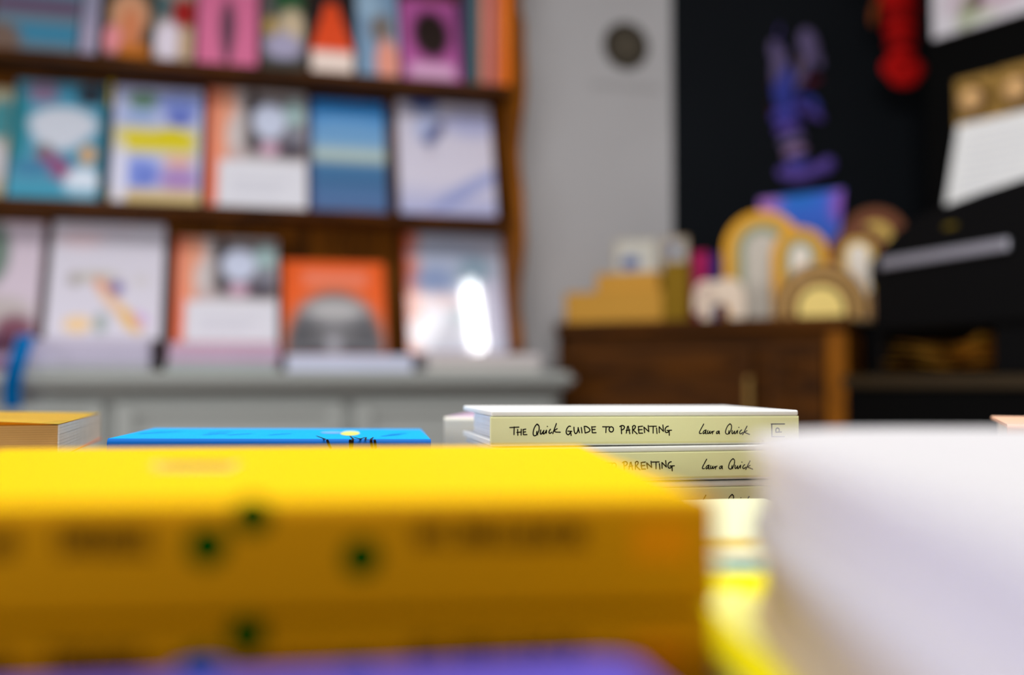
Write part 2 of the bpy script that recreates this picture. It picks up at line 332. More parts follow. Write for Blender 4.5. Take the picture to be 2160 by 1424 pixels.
stand_book('picture_book', 'yellow book peeping out behind the teal sea book', 218, 227, 172, SH[1], .04, .1175, .004, c(205,178,0), [('r',-1,-1,2,.8,c(8,60,72),.04)], c(10,60,70), G2, ymid=300)

# piles on the counter
def pile(xl, xr, ys, cols, labels, grp, w0=-.1, W=.205, yaw=0.0, page=PAGEW, jit=.004, zb=CTOP):
    """books flat on the counter; ys = pixel rows of the interfaces from top to bottom (sets thicknesses)"""
    ta, tb = BP(xl, 760, w0)[0], BP(xr, 760, w0)[0]
    zt = BP((xl+xr)/2, ys, w0)[1]; n = len(cols); T = (zt-zb)/n; z = zb+.0003
    tops = []
    for i in range(n):            # bottom to top
        col, lab = cols[n-1-i], labels[n-1-i]
        dx = random.uniform(-jit, jit); m = mat('cover '+lab, col, .5)
        p = case_pt(ta+dx, w0+random.uniform(0, .003), z)
        flat_book(p, CA+yaw+random.uniform(-.012, .012), tb-ta-.002, W, T-.0005, m, m, lab, grp, name='picture_book', page=page, n=4, board=min(.0022, T*.2))
        z += T
    return z
zA = pile(-150, 34, 745, [c(150,130,160), c(120,80,110)], ['mauve book on top of the pile at the far left of the counter', 'plum coloured book at the bottom of the far left pile'], 'far left pile on the counter', yaw=0)
nth = ['topmost', 'second from the top', 'third from the top', 'fourth from the top', 'lowest']
zB = pile(46, 316, 716, [c(200,192,214), c(196,190,212), c(192,186,208), c(190,184,206), c(170,172,176)], ['lilac white book, %s of the pile under the slide drawing' % q for q in nth], 'pale pile under the slide drawing book')
zC = pile(352, 588, 724, [c(212,170,192), c(192,180,204), c(205,158,186), c(182,180,196), c(160,170,166)], [a+' book, %s of the pile under the lower collage book' % q for q, a in zip(nth, ('dusty pink', 'grey lilac', 'rose pink', 'pale mauve', 'grey green'))], 'mixed pile under the lower collage book')
zD = pile(608, 876, 749, [c(200,204,226)], ['thick bluish white book lying under the orange portrait book'], None, zb=CTOP)
zE = pile(900, 1138, 747, [c(205,196,198), c(196,192,188)], ['warm white book, upper of the two at the right end of the counter', 'warm white book, lower of the two at the right end of the counter'], 'two book pile at the right end of the counter', W=.198)
row3 = [
 ('pinkish book with a grey green edge, cut off at the far left of the counter', -115, 72, 470, zA, c(205,190,205), [('e',.42,.75,.2,.25,c(105,125,115),.4),('e',.55,.3,.4,.12,c(185,175,175),.6),('e',.75,.16,.25,.12,c(120,70,88),.6),('e',.62,.06,.3,.08,c(78,38,62),.6)], c(120,110,110), None),
 ('large white book with a colourful slide drawing on the counter', 92, 338, 474, zB, c(212,208,222), [('e',.25,.85,.2,.08,c(228,205,214),.8),('e',.22,.5,.06,.06,c(158,150,145),.7),('e',.42,.52,.18,.05,c(190,185,175),.8),('e',.47,.44,.1,.05,c(222,150,128),.6,-40),('e',.59,.43,.06,.06,c(98,80,158),.6),
    ('e',.6,.28,.24,.05,c(228,188,150),.5,-42),('e',.73,.15,.13,.06,c(228,182,95),.5,-42),('e',.82,.17,.08,.04,c(205,165,215),.6,-42),('e',.27,.12,.12,.07,c(235,200,150),.5),('e',.47,.13,.06,.09,c(155,168,165),.6),('e',.8,.5,.08,.05,c(205,200,205),.8),('r',.12,.9,.7,.93,c(205,190,205),.03)], c(175,168,165), None),
 ('orange edged collage book, the lower of the two alike, on the counter', 362, 585, 506, zC, c(205,195,195), collage, c(205,110,80), None),
 ('orange book with a grey domed stone head, propped on the counter', 597, 818, 556, zD, c(240,92,0), [('r',.2,.72,.82,.88,c(242,128,95),.08),('e',.5,.02,.53,.68,c(195,110,70),.2),('e',.5,.0,.47,.65,c(98,98,104),.14),('e',.5,.46,.28,.12,c(180,178,180),.7),('e',.24,.2,.15,.1,c(66,66,72),.6),('e',.74,.2,.15,.1,c(70,70,76),.6),('e',.48,.05,.07,.2,c(155,154,162),.6),('e',.5,.2,.3,.03,c(135,132,134),.6)], c(215,80,5), None),
 ('glossy pale blue book with an orange spine at the right end of the counter', 862, 1073, 499, zE, c(196,200,220), [('r',-.1,-.1,.06,1.1,c(205,78,35),.03),('e',.1,.5,.07,.7,c(215,140,120),.6),('e',.45,.82,.35,.12,c(180,190,215),.7),('e',.3,.6,.22,.12,c(140,158,198),.7),('e',.72,.66,.2,.14,c(125,152,172),.7),('e',.35,.42,.22,.08,c(205,180,188),.7),('e',.55,.28,.15,.08,c(170,188,196),.7),('e',.3,.16,.3,.14,c(222,222,234),.7),('e',.88,.35,.12,.3,c(198,196,220),.6)], c(200,75,35), GLOSS),
]
glossb = None
for lab, x0, x1, yt, zb, b, sh, sc, mm in row3:
    t = stand_book('picture_book', lab, x0, x1, yt, zb+.0006, .03, W2+.001, .013, b, sh, sc, G3 if False else None, m=mm, ymid=735)
    if mm: glossb = t
# added light, placed by mirror ray to make the glare on the glossy cover
n_ = (Matrix.Rotation(CA, 3, 'Z') @ Matrix.Rotation(glossb.rotation_euler[0], 3, 'X')) @ Vector((0, -1, 0))
r0 = ray(1000, 668); pl = glossb.location-Vector((0, 0, EYE)); kk = pl.dot(n_)/r0.dot(n_); hit = r0*kk+Vector((0, 0, EYE))
rd = r0.normalized(); rf = rd-2*rd.dot(n_)*n_
GL = hit+rf*((2.35-hit.z)/rf.z if rf.z > 0.05 else 2.5)
gl = area('glare_light', GL, hit, .05, .30, 5.0)

# blue ribbon over the counter edge
bm = bmesh.new(); ln = [(-.085, 1.0905), (-.106, 1.086), (-.122, 1.065), (-.148, 1.035), (-.152, 1.0), (-.15, .975), (-.15, .94)]
xo = [0, 0, -.002, -.005, -.012, -.014, -.012]; tb0 = BP(42, 760, -.13)[0]-.012
s_ = smooth_line([(a, b, x) for (a, b), x in zip(ln, xo)], 5)
vv = [(bm.verts.new((tb0+x, w, z)), bm.verts.new((tb0+x+.033, w, z+.001))) for w, z, x in s_]
for a, b in zip(vv, vv[1:]): bm.faces.new((a[0], a[1], b[1], b[0]))
bmesh.ops.solidify(bm, geom=bm.faces[:], thickness=.0012)
rb = fin('ribbon', bm, mat('blue satin ribbon', C(0,165,255), .6, .1), None, True); rb.location = CO; rb.rotation_euler = (0, 0, CA)
tag(rb, 'bright blue ribbon hanging over the grey counter edge', 'ribbon')

# ------------------------------------------------------------------ emblem on the white wall
em = empty('wall_emblem', case_pt(BP(1320, 97, WALLW)[0], WALLW-.0006, BP(1320, 97, WALLW)[1]), (0, 0, CA), 'dark round mandala emblem with faint lettering on white wall', 'emblem')
dk = mat('dark brown emblem paint', C(40, 33, 24), .7, .2); gk = mat('grey emblem lettering', C(150, 147, 146), .8)
lk = mat('olive grey emblem paint', C(98, 90, 76), .7, .2)
pl_ = lambda d: (lambda x, z: (x, d, z))
bm = bmesh.new(); rr = .064
prism(bm, [(math.cos(k*math.pi/24)*rr, math.sin(k*math.pi/24)*rr) for k in range(48)], -.002, 0, axis='y'); fin('disc', bm, dk, em)
bm = bmesh.new()
for rad in (.052, .040, .026): ribbon(bm, [(math.cos(k*math.pi/20)*rad, math.sin(k*math.pi/20)*rad) for k in range(41)], .0022, pl_(-.0024))
for k in range(24):
    a = k*math.pi/12; ribbon(bm, [(math.cos(a)*.012, math.sin(a)*.012), (math.cos(a+.13)*.033, math.sin(a+.13)*.033), (math.cos(a)*.058, math.sin(a)*.058)], .0022, pl_(-.0025))
disc(bm, (0, 0), .013, pl_(-.0026)); fin('rings', bm, lk, em)
bm = bmesh.new(); x0, z0 = -.098, -.117
for k in range(22):
    xx = x0+k*.0088+(.004 if k > 9 else 0)
    ribbon(bm, smooth_line([(xx, z0), (xx, z0+.012), (xx+.005, z0+.012*(k % 2)), (xx+.005, z0)], 2), .0016, pl_(-.0004))
fin('lettering', bm, gk, em)

# ------------------------------------------------------------------ wooden cabinet at the right
wd = wood('walnut brown wood', C(48, 23, 0), C(86, 46, 0), .7, (1.5, 10, 10))
wl = wood('honey brown wood', C(104, 58, 0), C(150, 88, 4), .6, (10, 10, 1.6))
CB = Vector((X(1176, 2.4), 2.4, 0)); CE = Vector((X(1787, 2.11), 2.11, 0)); cd = (CE-CB); CL = cd.length; cyaw = math.atan2(cd.y, cd.x)
CZ = EYE+118/2100*2.4
cab = empty('wooden_cabinet', CB, (0, 0, cyaw), 'brown wooden cabinet with panelled doors in front of the black wall', 'cabinet')
boxo('carcass', (.012, CL-.045, .012, .27, .05, CZ-.03), wd, cab, bev=.003)
boxo('top_board', (-.004, CL+.004, -.01, .275, CZ-.0295, CZ), wd, cab, bev=.006)
boxo('corner_post', (CL-.0445, CL, .0, .27, .0, CZ-.03), wl, cab, bev=.004)
boxo('corner_post', (0, .0115, .0, .27, .0, CZ-.03), wd, cab, bev=.003)
dx0, dx1, dx2 = .016, CL*.735, CL-.047
for a, b in ((dx0, dx1-.02), (dx1+.012, dx2)):
    d = boxo('door', (a, b, .0, .0115, .09, CZ-.065), wd, cab, bev=.002)
    bm = bmesh.new(); s = .045
    for q in ((a, a+s, .09, CZ-.07), (b-s, b, .09, CZ-.07), (a+s+.0005, b-s-.0005, CZ-.07-s, CZ-.07), (a+s+.0005, b-s-.0005, .09, .09+s)):
        bx(bm, q[0]+.001, q[1]-.001, -.0065, -.0005, q[2], q[3], bev=.002)
    fin('door_frame', bm, wd, d)
bm = bmesh.new(); bx(bm, dx1-.035, dx1-.022, -.018, -.007, CZ-.24, CZ-.13, bev=.003); fin('handle', bm, mat('aged brass', None), cab)

def on_cab(px, D): return Vector((X(px, D), D, CZ+.0004))
def rainbow(lab, px0, px1, ytop, D, layers, yaw=-8, th=.028, dz=0, hollow=None):
    w = X(px1, D)-X(px0, D); ro = w/2; zt = P(1500, ytop, D).z; H = zt-CZ-dz; leg = max(.0, H-ro)
    t = empty('toy_rainbow', on_cab((px0+px1)/2, D)+Vector((0, 0, dz)), (0, 0, R(yaw)), lab, 'toy', 'wooden stacking rainbows on the cabinet')
    tot = sum(f for _, f in layers)+(hollow or 0); r = ro; 
    for i, (m, f) in enumerate(layers):
        ri = r-ro*f/tot; last = (i == len(layers)-1 and not hollow)
        out = [(math.cos(k*math.pi/20)*r, leg+math.sin(k*math.pi/20)*min(r, H-leg if i == 0 else r)) for k in range(21)]
        out = [(r, 0)]+out+[(-r, 0)]
        if not last:
            q = ri+.0006; inn = [(math.cos(k*math.pi/20)*q, leg+math.sin(k*math.pi/20)*q) for k in range(21)]
            out += ([(-q, 0)]+inn[::-1]+[(q, 0)])
        if leg < 1e-4: out = [p for j, p in enumerate(out) if j == 0 or (abs(p[0]-out[j-1][0])+abs(p[1]-out[j-1][1])) > 1e-7]
        bm = bmesh.new(); prism(bm, out, -th/2, th/2, axis='y')
        fin('arch' if not last else 'arch_core', bm, m, t); r = ri-.0004
    return t
def tm(n, col): return mat('painted wood '+n, col, .65, .3, var=.07, scale=20)
yel = tm('mustard', C(228,162,22)); yel2 = tm('ochre', C(204,158,58)); sage = tm('sage', C(140,150,122)); pale = tm('pale grey', C(190,184,174))
tan = tm('tan', C(188,145,88)); oliv = tm('olive brown', C(76,56,18)); tan2 = tm('light tan', C(196,152,90)); cream = tm('cream', C(252,218,130))
rust = tm('rust', C(118,66,36)); rust2 = tm('russet', C(105,58,36)); crm2 = tm('soft yellow', C(215,180,90)); wht = tm('warm white', C(232,222,210)); pch = tm('peach', C(185,142,105))
rainbow('tall mustard and sage toy rainbow, leftmost of the arches on the cabinet', 1530, 1692, 447, 2.38, [(yel, .17), (yel2, .18), (sage, .2), (pale, .45)], yaw=-18)
rainbow('narrow mustard toy rainbow with white centre, beside the tallest one', 1632, 1746, 482, 2.325, [(yel, .24), (yel2, .2), (sage, .2), (wht, .36)], yaw=-8)
rainbow('wide low tan and brown toy rainbow with a cream core at the front', 1634, 1828, 556, 2.245, [(tan, .12), (oliv, .11), (tan2, .17), (oliv, .1), (cream, .5)], yaw=-6)
rainbow('reddish brown toy rainbow with a white middle, behind the wide low one', 1752, 1872, 478, 2.305, [(rust2, .22), (rust, .2), (crm2, .2), (wht, .38)], yaw=-10, th=.024)
rainbow('tall russet and yellow toy rainbow at the back by the black machine', 1782, 1914, 440, 2.385, [(rust, .25), (rust2, .2), (crm2, .55)], yaw=-10)
rainbow('small peach toy arch half hidden behind the wide low rainbow', 1834, 1862, 610, 2.27, [(oliv, .3), (pch, .7)], yaw=-10, th=.02)

# kraft stepped boxes
kr = mat('kraft card', C(192,142,58), .85, .15, var=.06, scale=25); kr2 = mat('shaded kraft card', C(128,98,20), .85, .15)  # olive is kraft colour darkened for the shaded right end
def cbox(name, lab, px0, px1, y0, y1, D, dep, m, cat='box', grp=None, yaw=-20, zb=None, band=None):
    z0 = zb if zb else CZ+.0004; z1 = P(1300, y0, D).z; w = X(px1, D)-X(px0, D)
    t = empty(name, (X(px0, D), D, z0), (0, 0, R(yaw)), lab, cat, grp); w /= math.cos(R(yaw))*1.0
    boxo('body', (0, w, 0, dep, 0, z1-z0-.004), m, t, bev=.0015)
    boxo('lid', (-.001, w+.001, -.001, dep+.001, z1-z0-.0038, z1-z0), m, t, bev=.001)
    return t, z1
gk_ = 'stepped pile of kraft card boxes'
_, z1 = cbox('kraft_box', 'long kraft box, lowest step at the left of the cabinet top', 1192, 1386, 618, 668, 2.47, .10, kr, grp=gk_, yaw=-22)
_, z2 = cbox('kraft_box', 'shorter kraft box stacked on the long one', 1258, 1384, 578, 618, 2.46, .09, kr, grp=gk_, yaw=-22, zb=z1+.0006)
cbox('kraft_box', 'kraft box with olive shade painted on, standing right of the stepped kraft boxes', 1399, 1448, 555, 668, 2.37, .05, kr2, grp=None, yaw=-22)
def card(lab, px0, px1, y0, zb, D, shapes, base, yaw=-12, frame=None):
    w = X(px1, D)-X(px0, D); h = P(1300, y0, D).z-zb
    t = empty('greeting_card', (X(px0, D), D, zb+.0005), (R(-3), 0, R(yaw)), lab, 'card')
    boxo('card_sheet', (0, w, .0005, .004, 0, h), mat('card '+lab, frame or base, .7), t, bev=.0005)
    print_panel('card_print', w*.86, h*.86, base, shapes, MATTE, t, nx=16, ny=14, x0=w*.07, y0=h*.07)
card('white card with a blue boat print standing on the kraft boxes', 1296, 1388, 506, z2+.0006, 2.48, [('e',.35,.3,.25,.22,c(40,75,140),.5),('e',.7,.6,.2,.1,c(170,170,160),.7)], c(190,188,180), frame=c(170,160,140))
card('brown framed card with a small blue print at the step edge', 1402, 1452, 500, P(1300, 556, 2.40).z, 2.41, [('e',.4,.5,.25,.25,c(45,75,130),.5)], c(165,160,150), frame=c(150,120,85))
# magenta and navy boxes
cbox('gift_box', 'magenta box standing behind the white wooden animal', 1462, 1494, 532, 668, 2.40, .045, mat('magenta card', C(165,20,85), .6), yaw=-12)
cbox('gift_box', 'navy blue box between the magenta box and tallest rainbow', 1497, 1524, 536, 668, 2.44, .04, mat('navy card', C(20,35,120), .6), yaw=-20)
# wooden elephant
an = empty('toy_animal', on_cab(1517, 2.30), (0, 0, R(-10)), 'whitewashed wooden toy elephant left of the rainbows', 'toy'); u = 2.30/2100
sil = [(-52, 40), (-46, 72), (-30, 84), (-10, 82), (20, 88), (44, 80), (52, 60), (52, 0), (24, 0), (22, 26), (10, 36), (-4, 36), (-14, 26), (-16, 0), (-36, 0), (-37, 34), (-42, 20), (-50, 16)]
bm = bmesh.new(); prism(bm, [(a*u, b*u) for a, b in smooth_line(sil+[sil[0]], 2)[:-1]], -.014, .014, axis='y'); fin('body', bm, tm('whitewash', C(225,205,185)), an)
bm = bmesh.new(); ellipsoid(bm, (-26*u, -.0165, 58*u), (14*u, .003, 20*u)); fin('ear', bm, tm('whitewash ear', C(210,188,172)), an, True)
bm = bmesh.new(); ellipsoid(bm, (-42*u, -.0145, 62*u), (2.2*u, .001, 2.2*u)); fin('eye', bm, INK, an, True)

# blue and pink gift bag on the cabinet, under the purple lobster
D = 2.47
bag = empty('gift_bag', on_cab(1690, D), (0, 0, R(-10)), 'shiny blue and pink paper bag standing behind the toy rainbows', 'bag'); u = D/2100
hb = P(1500, 402, D).z-CZ
bm = bmesh.new()
pr = [(-70*u, -.02, 0), (60*u, -.02, 0), (60*u, .02, 0), (-70*u, .02, 0), (-84*u, -.004, hb-.02), (90*u, -.004, hb), (90*u, .004, hb), (-84*u, .004, hb-.02)]
v = [bm.verts.new(p) for p in pr]
for f in ((0, 1, 5, 4), (1, 2, 6, 5), (2, 3, 7, 6), (3, 0, 4, 7), (0, 3, 2, 1)): bm.faces.new([v[i] for i in f])
fin('bag_body', bm, mat('blue bag paper', C(60,95,190), .4), bag)
def bagput(x, z):
    f = z/hb; xl, xr = (-70-14*f)*u, (60+30*f)*u; yy = -.02+.016*f-.0008; q = x
    return (xl+(xr-xl)*q, yy, z*(1-.0*q)-(.02*(1-q)*f))
print_panel('bag_print', 1, hb*.995, C(62,105,210), [('e',.05,.95,.2,.1,C(165,110,190),.8),('e',.95,.9,.09,.14,C(140,90,190),.8),('e',.5,.98,.2,.1,C(40,110,200),.8),('r',0,0,1,.3,C(70,110,210),.3)], print_mat('satin bag print', .35), bag, nx=20, ny=20, put=bagput)

# ------------------------------------------------------------------ plush lobsters
def lobster(name, lab, D, pts, mats, claws, tail, legs, blades=None, ztop=None):
    """pts: spine of body in pixels (x,y,halfwidth) head->tail"""
    p0 = P(pts[0][0], pts[0][1], D); u = D/2100
    t = empty(name, p0, (0, 0, R(8)), lab, 'plush toy'); L = lambda x, y, d=0: Vector(((x-pts[0][0])*u, d, -(y-pts[0][1])*u))
    for i, ((x0, y0, w0), (x1, y1, w1)) in enumerate(zip(pts, pts[1:])):
        cx, cy = (x0+x1)/2, (y0+y1)/2; ln_ = math.hypot(x1-x0, y1-y0)*u*.62; an_ = math.atan2(x1-x0, y1-y0)
        bm = bmesh.new(); ellipsoid(bm, L(cx, cy), ((w0+w1)/2*u, (w0+w1)/2*u*.7, ln_), Matrix.Rotation(-an_, 4, 'Y'), 20)
        fin('carapace' if i == 0 else 'tail_segment', bm, mats[i % len(mats)], t, True)
    for (segs, m) in claws:
        bm = bmesh.new()
        for (cx, cy, rx, ry, a) in segs: ellipsoid(bm, L(cx, cy, -.01), (rx*u, rx*u*.6, ry*u), Matrix.Rotation(R(a), 4, 'Y'))
        fin('claw', bm, m, t, True)
    segs, m = tail
    for (cx, cy, rx, ry, a) in segs:
        bm = bmesh.new(); ellipsoid(bm, L(cx, cy, -.004), (rx*u, .012, ry*u), Matrix.Rotation(R(a), 4, 'Y')); fin('tail_fan', bm, m, t, True)
    for (path, r, m) in legs:
        bm = bmesh.new()
        for (a, b) in zip(path, path[1:]):
            cx, cy = (a[0]+b[0])/2, (a[1]+b[1])/2; l = math.hypot(b[0]-a[0], b[1]-a[1])*u*.58; an_ = math.atan2(b[0]-a[0], b[1]-a[1])
            ellipsoid(bm, L(cx, cy, -.002), (r*u, r*u, l), Matrix.Rotation(-an_, 4, 'Y'), 10)
        fin('leg', bm, m, t, True)
    return t
def fab(n, col): return mat('plush '+n, col, .85, .15, var=.3, scale=40, bump=.5)
pb, pv, pp, pgold, pmau, pred = fab('blue', C(54,62,148)), fab('violet', C(88,68,150)), fab('mauve', C(140,110,150)), fab('gold brown', C(85,62,20)), fab('grey mauve', C(98,86,124)), fab('dark red', C(95,25,50))
DL = 2.74
lobster('plush_lobster', 'blue and purple plush lobster hanging on the black wall', DL,
  [(1652, 135, 18), (1650, 232, 36), (1658, 262, 33), (1664, 288, 32), (1672, 312, 30), (1678, 336, 27), (1684, 360, 24)], [pb, fab('indigo', C(68,66,158)), pv, pmau, pp],
  [([(1640, 140, 17, 38, 12), (1630, 112, 12, 26, -8), (1634, 168, 12, 16, 0)], pmau), ([(1706, 95, 22, 38, -14), (1724, 118, 10, 26, -20), (1698, 140, 12, 22, 20), (1682, 172, 11, 26, 40)], pmau)],
  ([(1684, 368, 36, 20, 8), (1648, 372, 16, 12, 30), (1716, 364, 30, 14, -24), (1744, 352, 22, 16, -40), (1682, 378, 30, 12, 0)], fab('violet tail', C(95,74,158))),
  [([(1672, 190), (1700, 172), (1735, 165)], 7, pred), ([(1676, 210), (1712, 205), (1730, 235)], 8, pb), ([(1676, 222), (1706, 232), (1738, 252)], 9, pv), ([(1626, 190), (1612, 175), (1606, 205)], 6, pred),
   ([(1624, 218), (1612, 235), (1610, 258)], 6, pred), ([(1628, 230), (1616, 262), (1612, 285)], 6, pred), ([(1645, 110), (1638, 78), (1645, 52)], 4, pv), ([(1690, 160), (1680, 140), (1700, 120)], 8, pgold), ([(1640, 168), (1628, 160), (1630, 140)], 7, pgold)])
rd1, rd2 = fab('red', C(178,8,6)), fab('deep red', C(148,4,4))
lobster('plush_lobster', 'bright red plush lobster hanging on the black wall near the top', 2.70,
  [(1886, -190, 26), (1886, -20, 46), (1890, 24, 42), (1894, 56, 38), (1896, 86, 36), (1898, 116, 33), (1898, 146, 30)], [rd1, rd1, rd2, rd1, rd2, rd1],
  [([(1850, -190, 24, 50, 10)], rd1), ([(1940, -200, 26, 52, -10)], rd1)],
  ([(1898, 166, 30, 22, 0), (1872, 158, 24, 20, 35), (1926, 158, 24, 20, -35), (1900, 180, 32, 16, 0)], rd1),
  [([(1860, -10), (1838, 20), (1832, 62)], 8, fab('orange brown', C(120,60,20))), ([(1918, 0), (1934, 20), (1932, 45)], 5, rd2), ([(1856, -60), (1820, -50), (1806, -20)], 8, rd2)])

# ------------------------------------------------------------------ black cabinet at the right with fixed papers
TB = Vector((X(1958, 2.6), 2.6, 0)); tyaw = math.atan2(-.2, .139); td = Vector((math.cos(tyaw), math.sin(tyaw), 0)); tn = Vector((-math.sin(tyaw), math.cos(tyaw), 0))
blk = mat('black lacquer', C(6, 6, 6), .7, .06, var=.1)
tall = empty('tall_cabinet', TB, (0, 0, tyaw), 'tall black cabinet at the right edge carrying papers', 'cabinet')
boxo('carcass', (0, .7, .012, .3, .0, 2.3), blk, tall, bev=.004)
boxo('door', (.004, .345, 0, .0115, .06, 2.28), blk, tall, bev=.003); boxo('door', (.355, .696, 0, .0115, .06, 2.28), blk, tall, bev=.003)
def TP(px, py, off=0):
    r = ray(px, py); p0 = TB+tn*off-Vector((0, 0, 0)); k = p0.dot(tn)/r.dot(tn); q = r*k; return (q-p0).dot(td), q.z+EYE
def on_tall(name, lab, cat, x, z, off, tilt=0): return empty(name, TB+td*x+tn*off+Vector((0, 0, z)), (tilt, 0, tyaw), lab, cat)
# picture, top right
x0, z0 = TP(1966, 84, -.012); pic = on_tall('framed_picture', 'white bordered picture with pink and green print, at the top right corner', 'picture', x0, z0, -.0125)
boxo('frame', (0, .30, .003, .012, 0, .40), mat('thin brown frame', C(70,50,35), .5), pic, bev=.001)
print_panel('picture_print', .298, .398, C(232,228,236), [('e',.55,.2,.4,.13,C(215,190,205),.7),('e',.33,.11,.08,.12,C(160,165,135),.6,-30),('e',.42,.17,.05,.08,C(110,80,80),.6,-30),('e',.4,.06,.18,.03,C(205,215,185),.6)], print_mat('picture paper', .4), pic, x0=.001, y0=.001, put=lambda x, z: (x, .0022, z))
# box with two round knobs
x0, z0 = TP(2012, 275, -.05); x1, z1 = TP(2008, 170, -.05); hh = z1-z0
card_m = mat('gold brown board', C(165,128,62), .7, .25, var=.12, scale=30)
kb = on_tall('knob_display', 'gold brown display board with round wooden knobs above the white paper', 'display', x0, z0, -.05)
pw = TP(2099, 150, -.05)[0]-TP(2008, 150, -.05)[0]
for i in range(2):
    boxo('panel', (i*pw, i*pw+pw-.006, .008, .04, 0, hh+i*.002), card_m, kb, bev=.003)
    cx, cz = i*pw+pw*.47, hh*.5
    bm = bmesh.new()
    ring = [(math.cos(k*math.pi/16), math.sin(k*math.pi/16)) for k in range(32)]
    prism(bm, [(cx+a*.042, cz+b*.042) for a, b in ring], .0035, .0075, axis='y'); fin('recess_ring', bm, mat('dark brown ring', C(92,66,28), .8), kb)
    bm = bmesh.new(); ellipsoid(bm, (cx, -.012, cz), (.030, .015, .030)); fin('knob', bm, mat('pale turned wood', C(225,178,120), .5), kb, True)
# paper
x0, z0 = TP(1994, 432, -.075); x1, z1 = TP(2011, 262, -.075)
pa = on_tall('paper_sheet', 'white printed sheet of paper taped at the right edge above the black machine', 'paper', x0, z0, -.075)
hp = z1-z0; bm = bmesh.new(); n = 10
def pap(u_, v_): return (x1*v_*0+(x1-x0)*v_+u_*.30, .02*v_+.004*math.sin(u_*5), v_*hp)
g = [[bm.verts.new(pap(i/n, j/n)) for i in range(n+1)] for j in range(n+1)]
for j in range(n):
    for i in range(n): bm.faces.new((g[j][i], g[j][i+1], g[j+1][i+1], g[j+1][i]))
fin('sheet', bm, mat('copy paper', C(250,252,255), .8), pa, True)
bm = bmesh.new(); rnd = random.Random(3)
for k in range(9):
    v_ = .88-k*.095; e = rnd.uniform(.6, .9)
    if k == 0: e = .5
    a, b = pap(.1, v_), pap(e, v_)
    ribbon(bm, [(.1+q*(e-.1)/10, v_) for q in range(11)], .012, lambda u_, w_: tuple(Vector(pap(u_, w_))+Vector((0, -.0006, 0))))
fin('printed_lines', bm, mat('faint grey ink', C(205,206,222), .7), pa)

# ------------------------------------------------------------------ black counter with machine and kraft papers
A0 = Vector((X(1874, 1.98), 1.98, 0)); B0 = Vector((X(2130, 1.70), 1.70, 0)); md = (B0-A0).normalized(); myaw = math.atan2(md.y, md.x); mn = Vector((-math.sin(myaw), math.cos(myaw), 0))
KZ = 1.008
ctr = empty('sales_counter', A0-md*.10-mn*.035, (0, 0, myaw), 'low black counter carrying the black machine at the right edge', 'counter')
boxo('carcass', (.006, .99, .006, .40, 0, KZ-.025), blk, ctr, bev=.003)
boxo('counter_top', (0, 1.0, 0, .41, KZ-.0245, KZ), mat('dark brown laminate', C(48,36,16), .5, .3), ctr, bev=.003)
mc = empty('shop_machine', A0+Vector((0, 0, KZ+.0004)), (0, 0, myaw), 'large black machine with a silver strip on its side, at the right edge', 'machine')
bz = 1.094-KZ; tz = 1.318-KZ
bl2 = mat('black plastic', C(6, 6, 7), .6, .08)
bm = bmesh.new(); prism(bm, [(-.05, bz), (.50, bz), (.50, tz+.02), (.34, tz+.02), (.24, tz+.012), (.10, tz-.004), (.03, tz-.02), (-.05, tz-.07)], 0, .26, axis='y')
bmesh.ops.bevel(bm, geom=bm.edges[:], offset=.008, segments=3, affect='EDGES'); fin('housing', bm, bl2, mc)
boxo('spout', (-.095, -.0505, .03, .16, .185, .245), bl2, mc, bev=.012, seg=3)
boxo('foot', (-.075, -.035, .02, .24, 0, bz-.0005), bl2, mc, bev=.003); boxo('foot', (.255, .50, .01, .25, 0, bz-.0005), bl2, mc, bev=.003)
sz = P(1870, 556, 1.98).z-KZ
boxo('silver_strip', (-.012, .305, -.008, -.0005, sz-.011, sz+.011), mat('brushed silver', C(170,170,182), .35, metal=.6), mc, bev=.003)
bm = bmesh.new(); ellipsoid(bm, (.17, -.0015, sz+.05), (.018, .0012, .005)); fin('badge', bm, mat('old gold badge', C(95,80,15), .4), mc, True)
# kraft sheets heaped under the machine
krd = mat('brown wrapping paper', C(215,160,60), .8, .1, var=.2, scale=12)
for i in range(5):
    bm = bmesh.new(); n = 14; g = []
    for j in range(n+1):
        row = []
        for k in range(5):
            x = j/n; z = .0136*i+.004+(.006+.004*i)*math.sin(x*5+i*.35+.5)*x+.006*max(0, 1-x*5)
            row.append(bm.verts.new((-.03+x*(.262-.004*i)+random.uniform(-.001, .001), .0+k*.045-.012*(i % 2)+.004*i, max(.0012, z))))
        g.append(row)
    for j in range(n):
        for k in range(4): bm.faces.new((g[j][k], g[j+1][k], g[j+1][k+1], g[j][k+1]))
    bmesh.ops.solidify(bm, geom=bm.faces[:], thickness=.003)
    s = fin('paper_bag', bm, krd, None, True, loc=A0+Vector((0, 0, KZ+.003)), rot=(0, 0, myaw))
    tag(s, 'folded brown paper bag, %s of the heap under the black machine' % ('lowest', 'second from the bottom', 'middle one', 'second from the top', 'topmost')[i], 'paper bag', 'brown paper bags under the machine')

# ================================================================== the table of books
TZ = EYE-.122
tbw = wood('table oak', C(110, 78, 45), C(150, 110, 70), .5, (1.5, 12, 12))
tab = empty('display_table', (0, 0, 0), (0, 0, 0), 'wooden display table under the foreground book piles', 'table')
boxo('tabletop', (-.75, .75, .03, .98, TZ-.03, TZ), tbw, tab, bev=.004)
for sx in (-.68, .62):
    for sy in (.08, .87): boxo('leg', (sx, sx+.06, sy, sy+.06, 0, TZ-.0305), tbw, tab, bev=.004)
def zt(h): return EYE-h
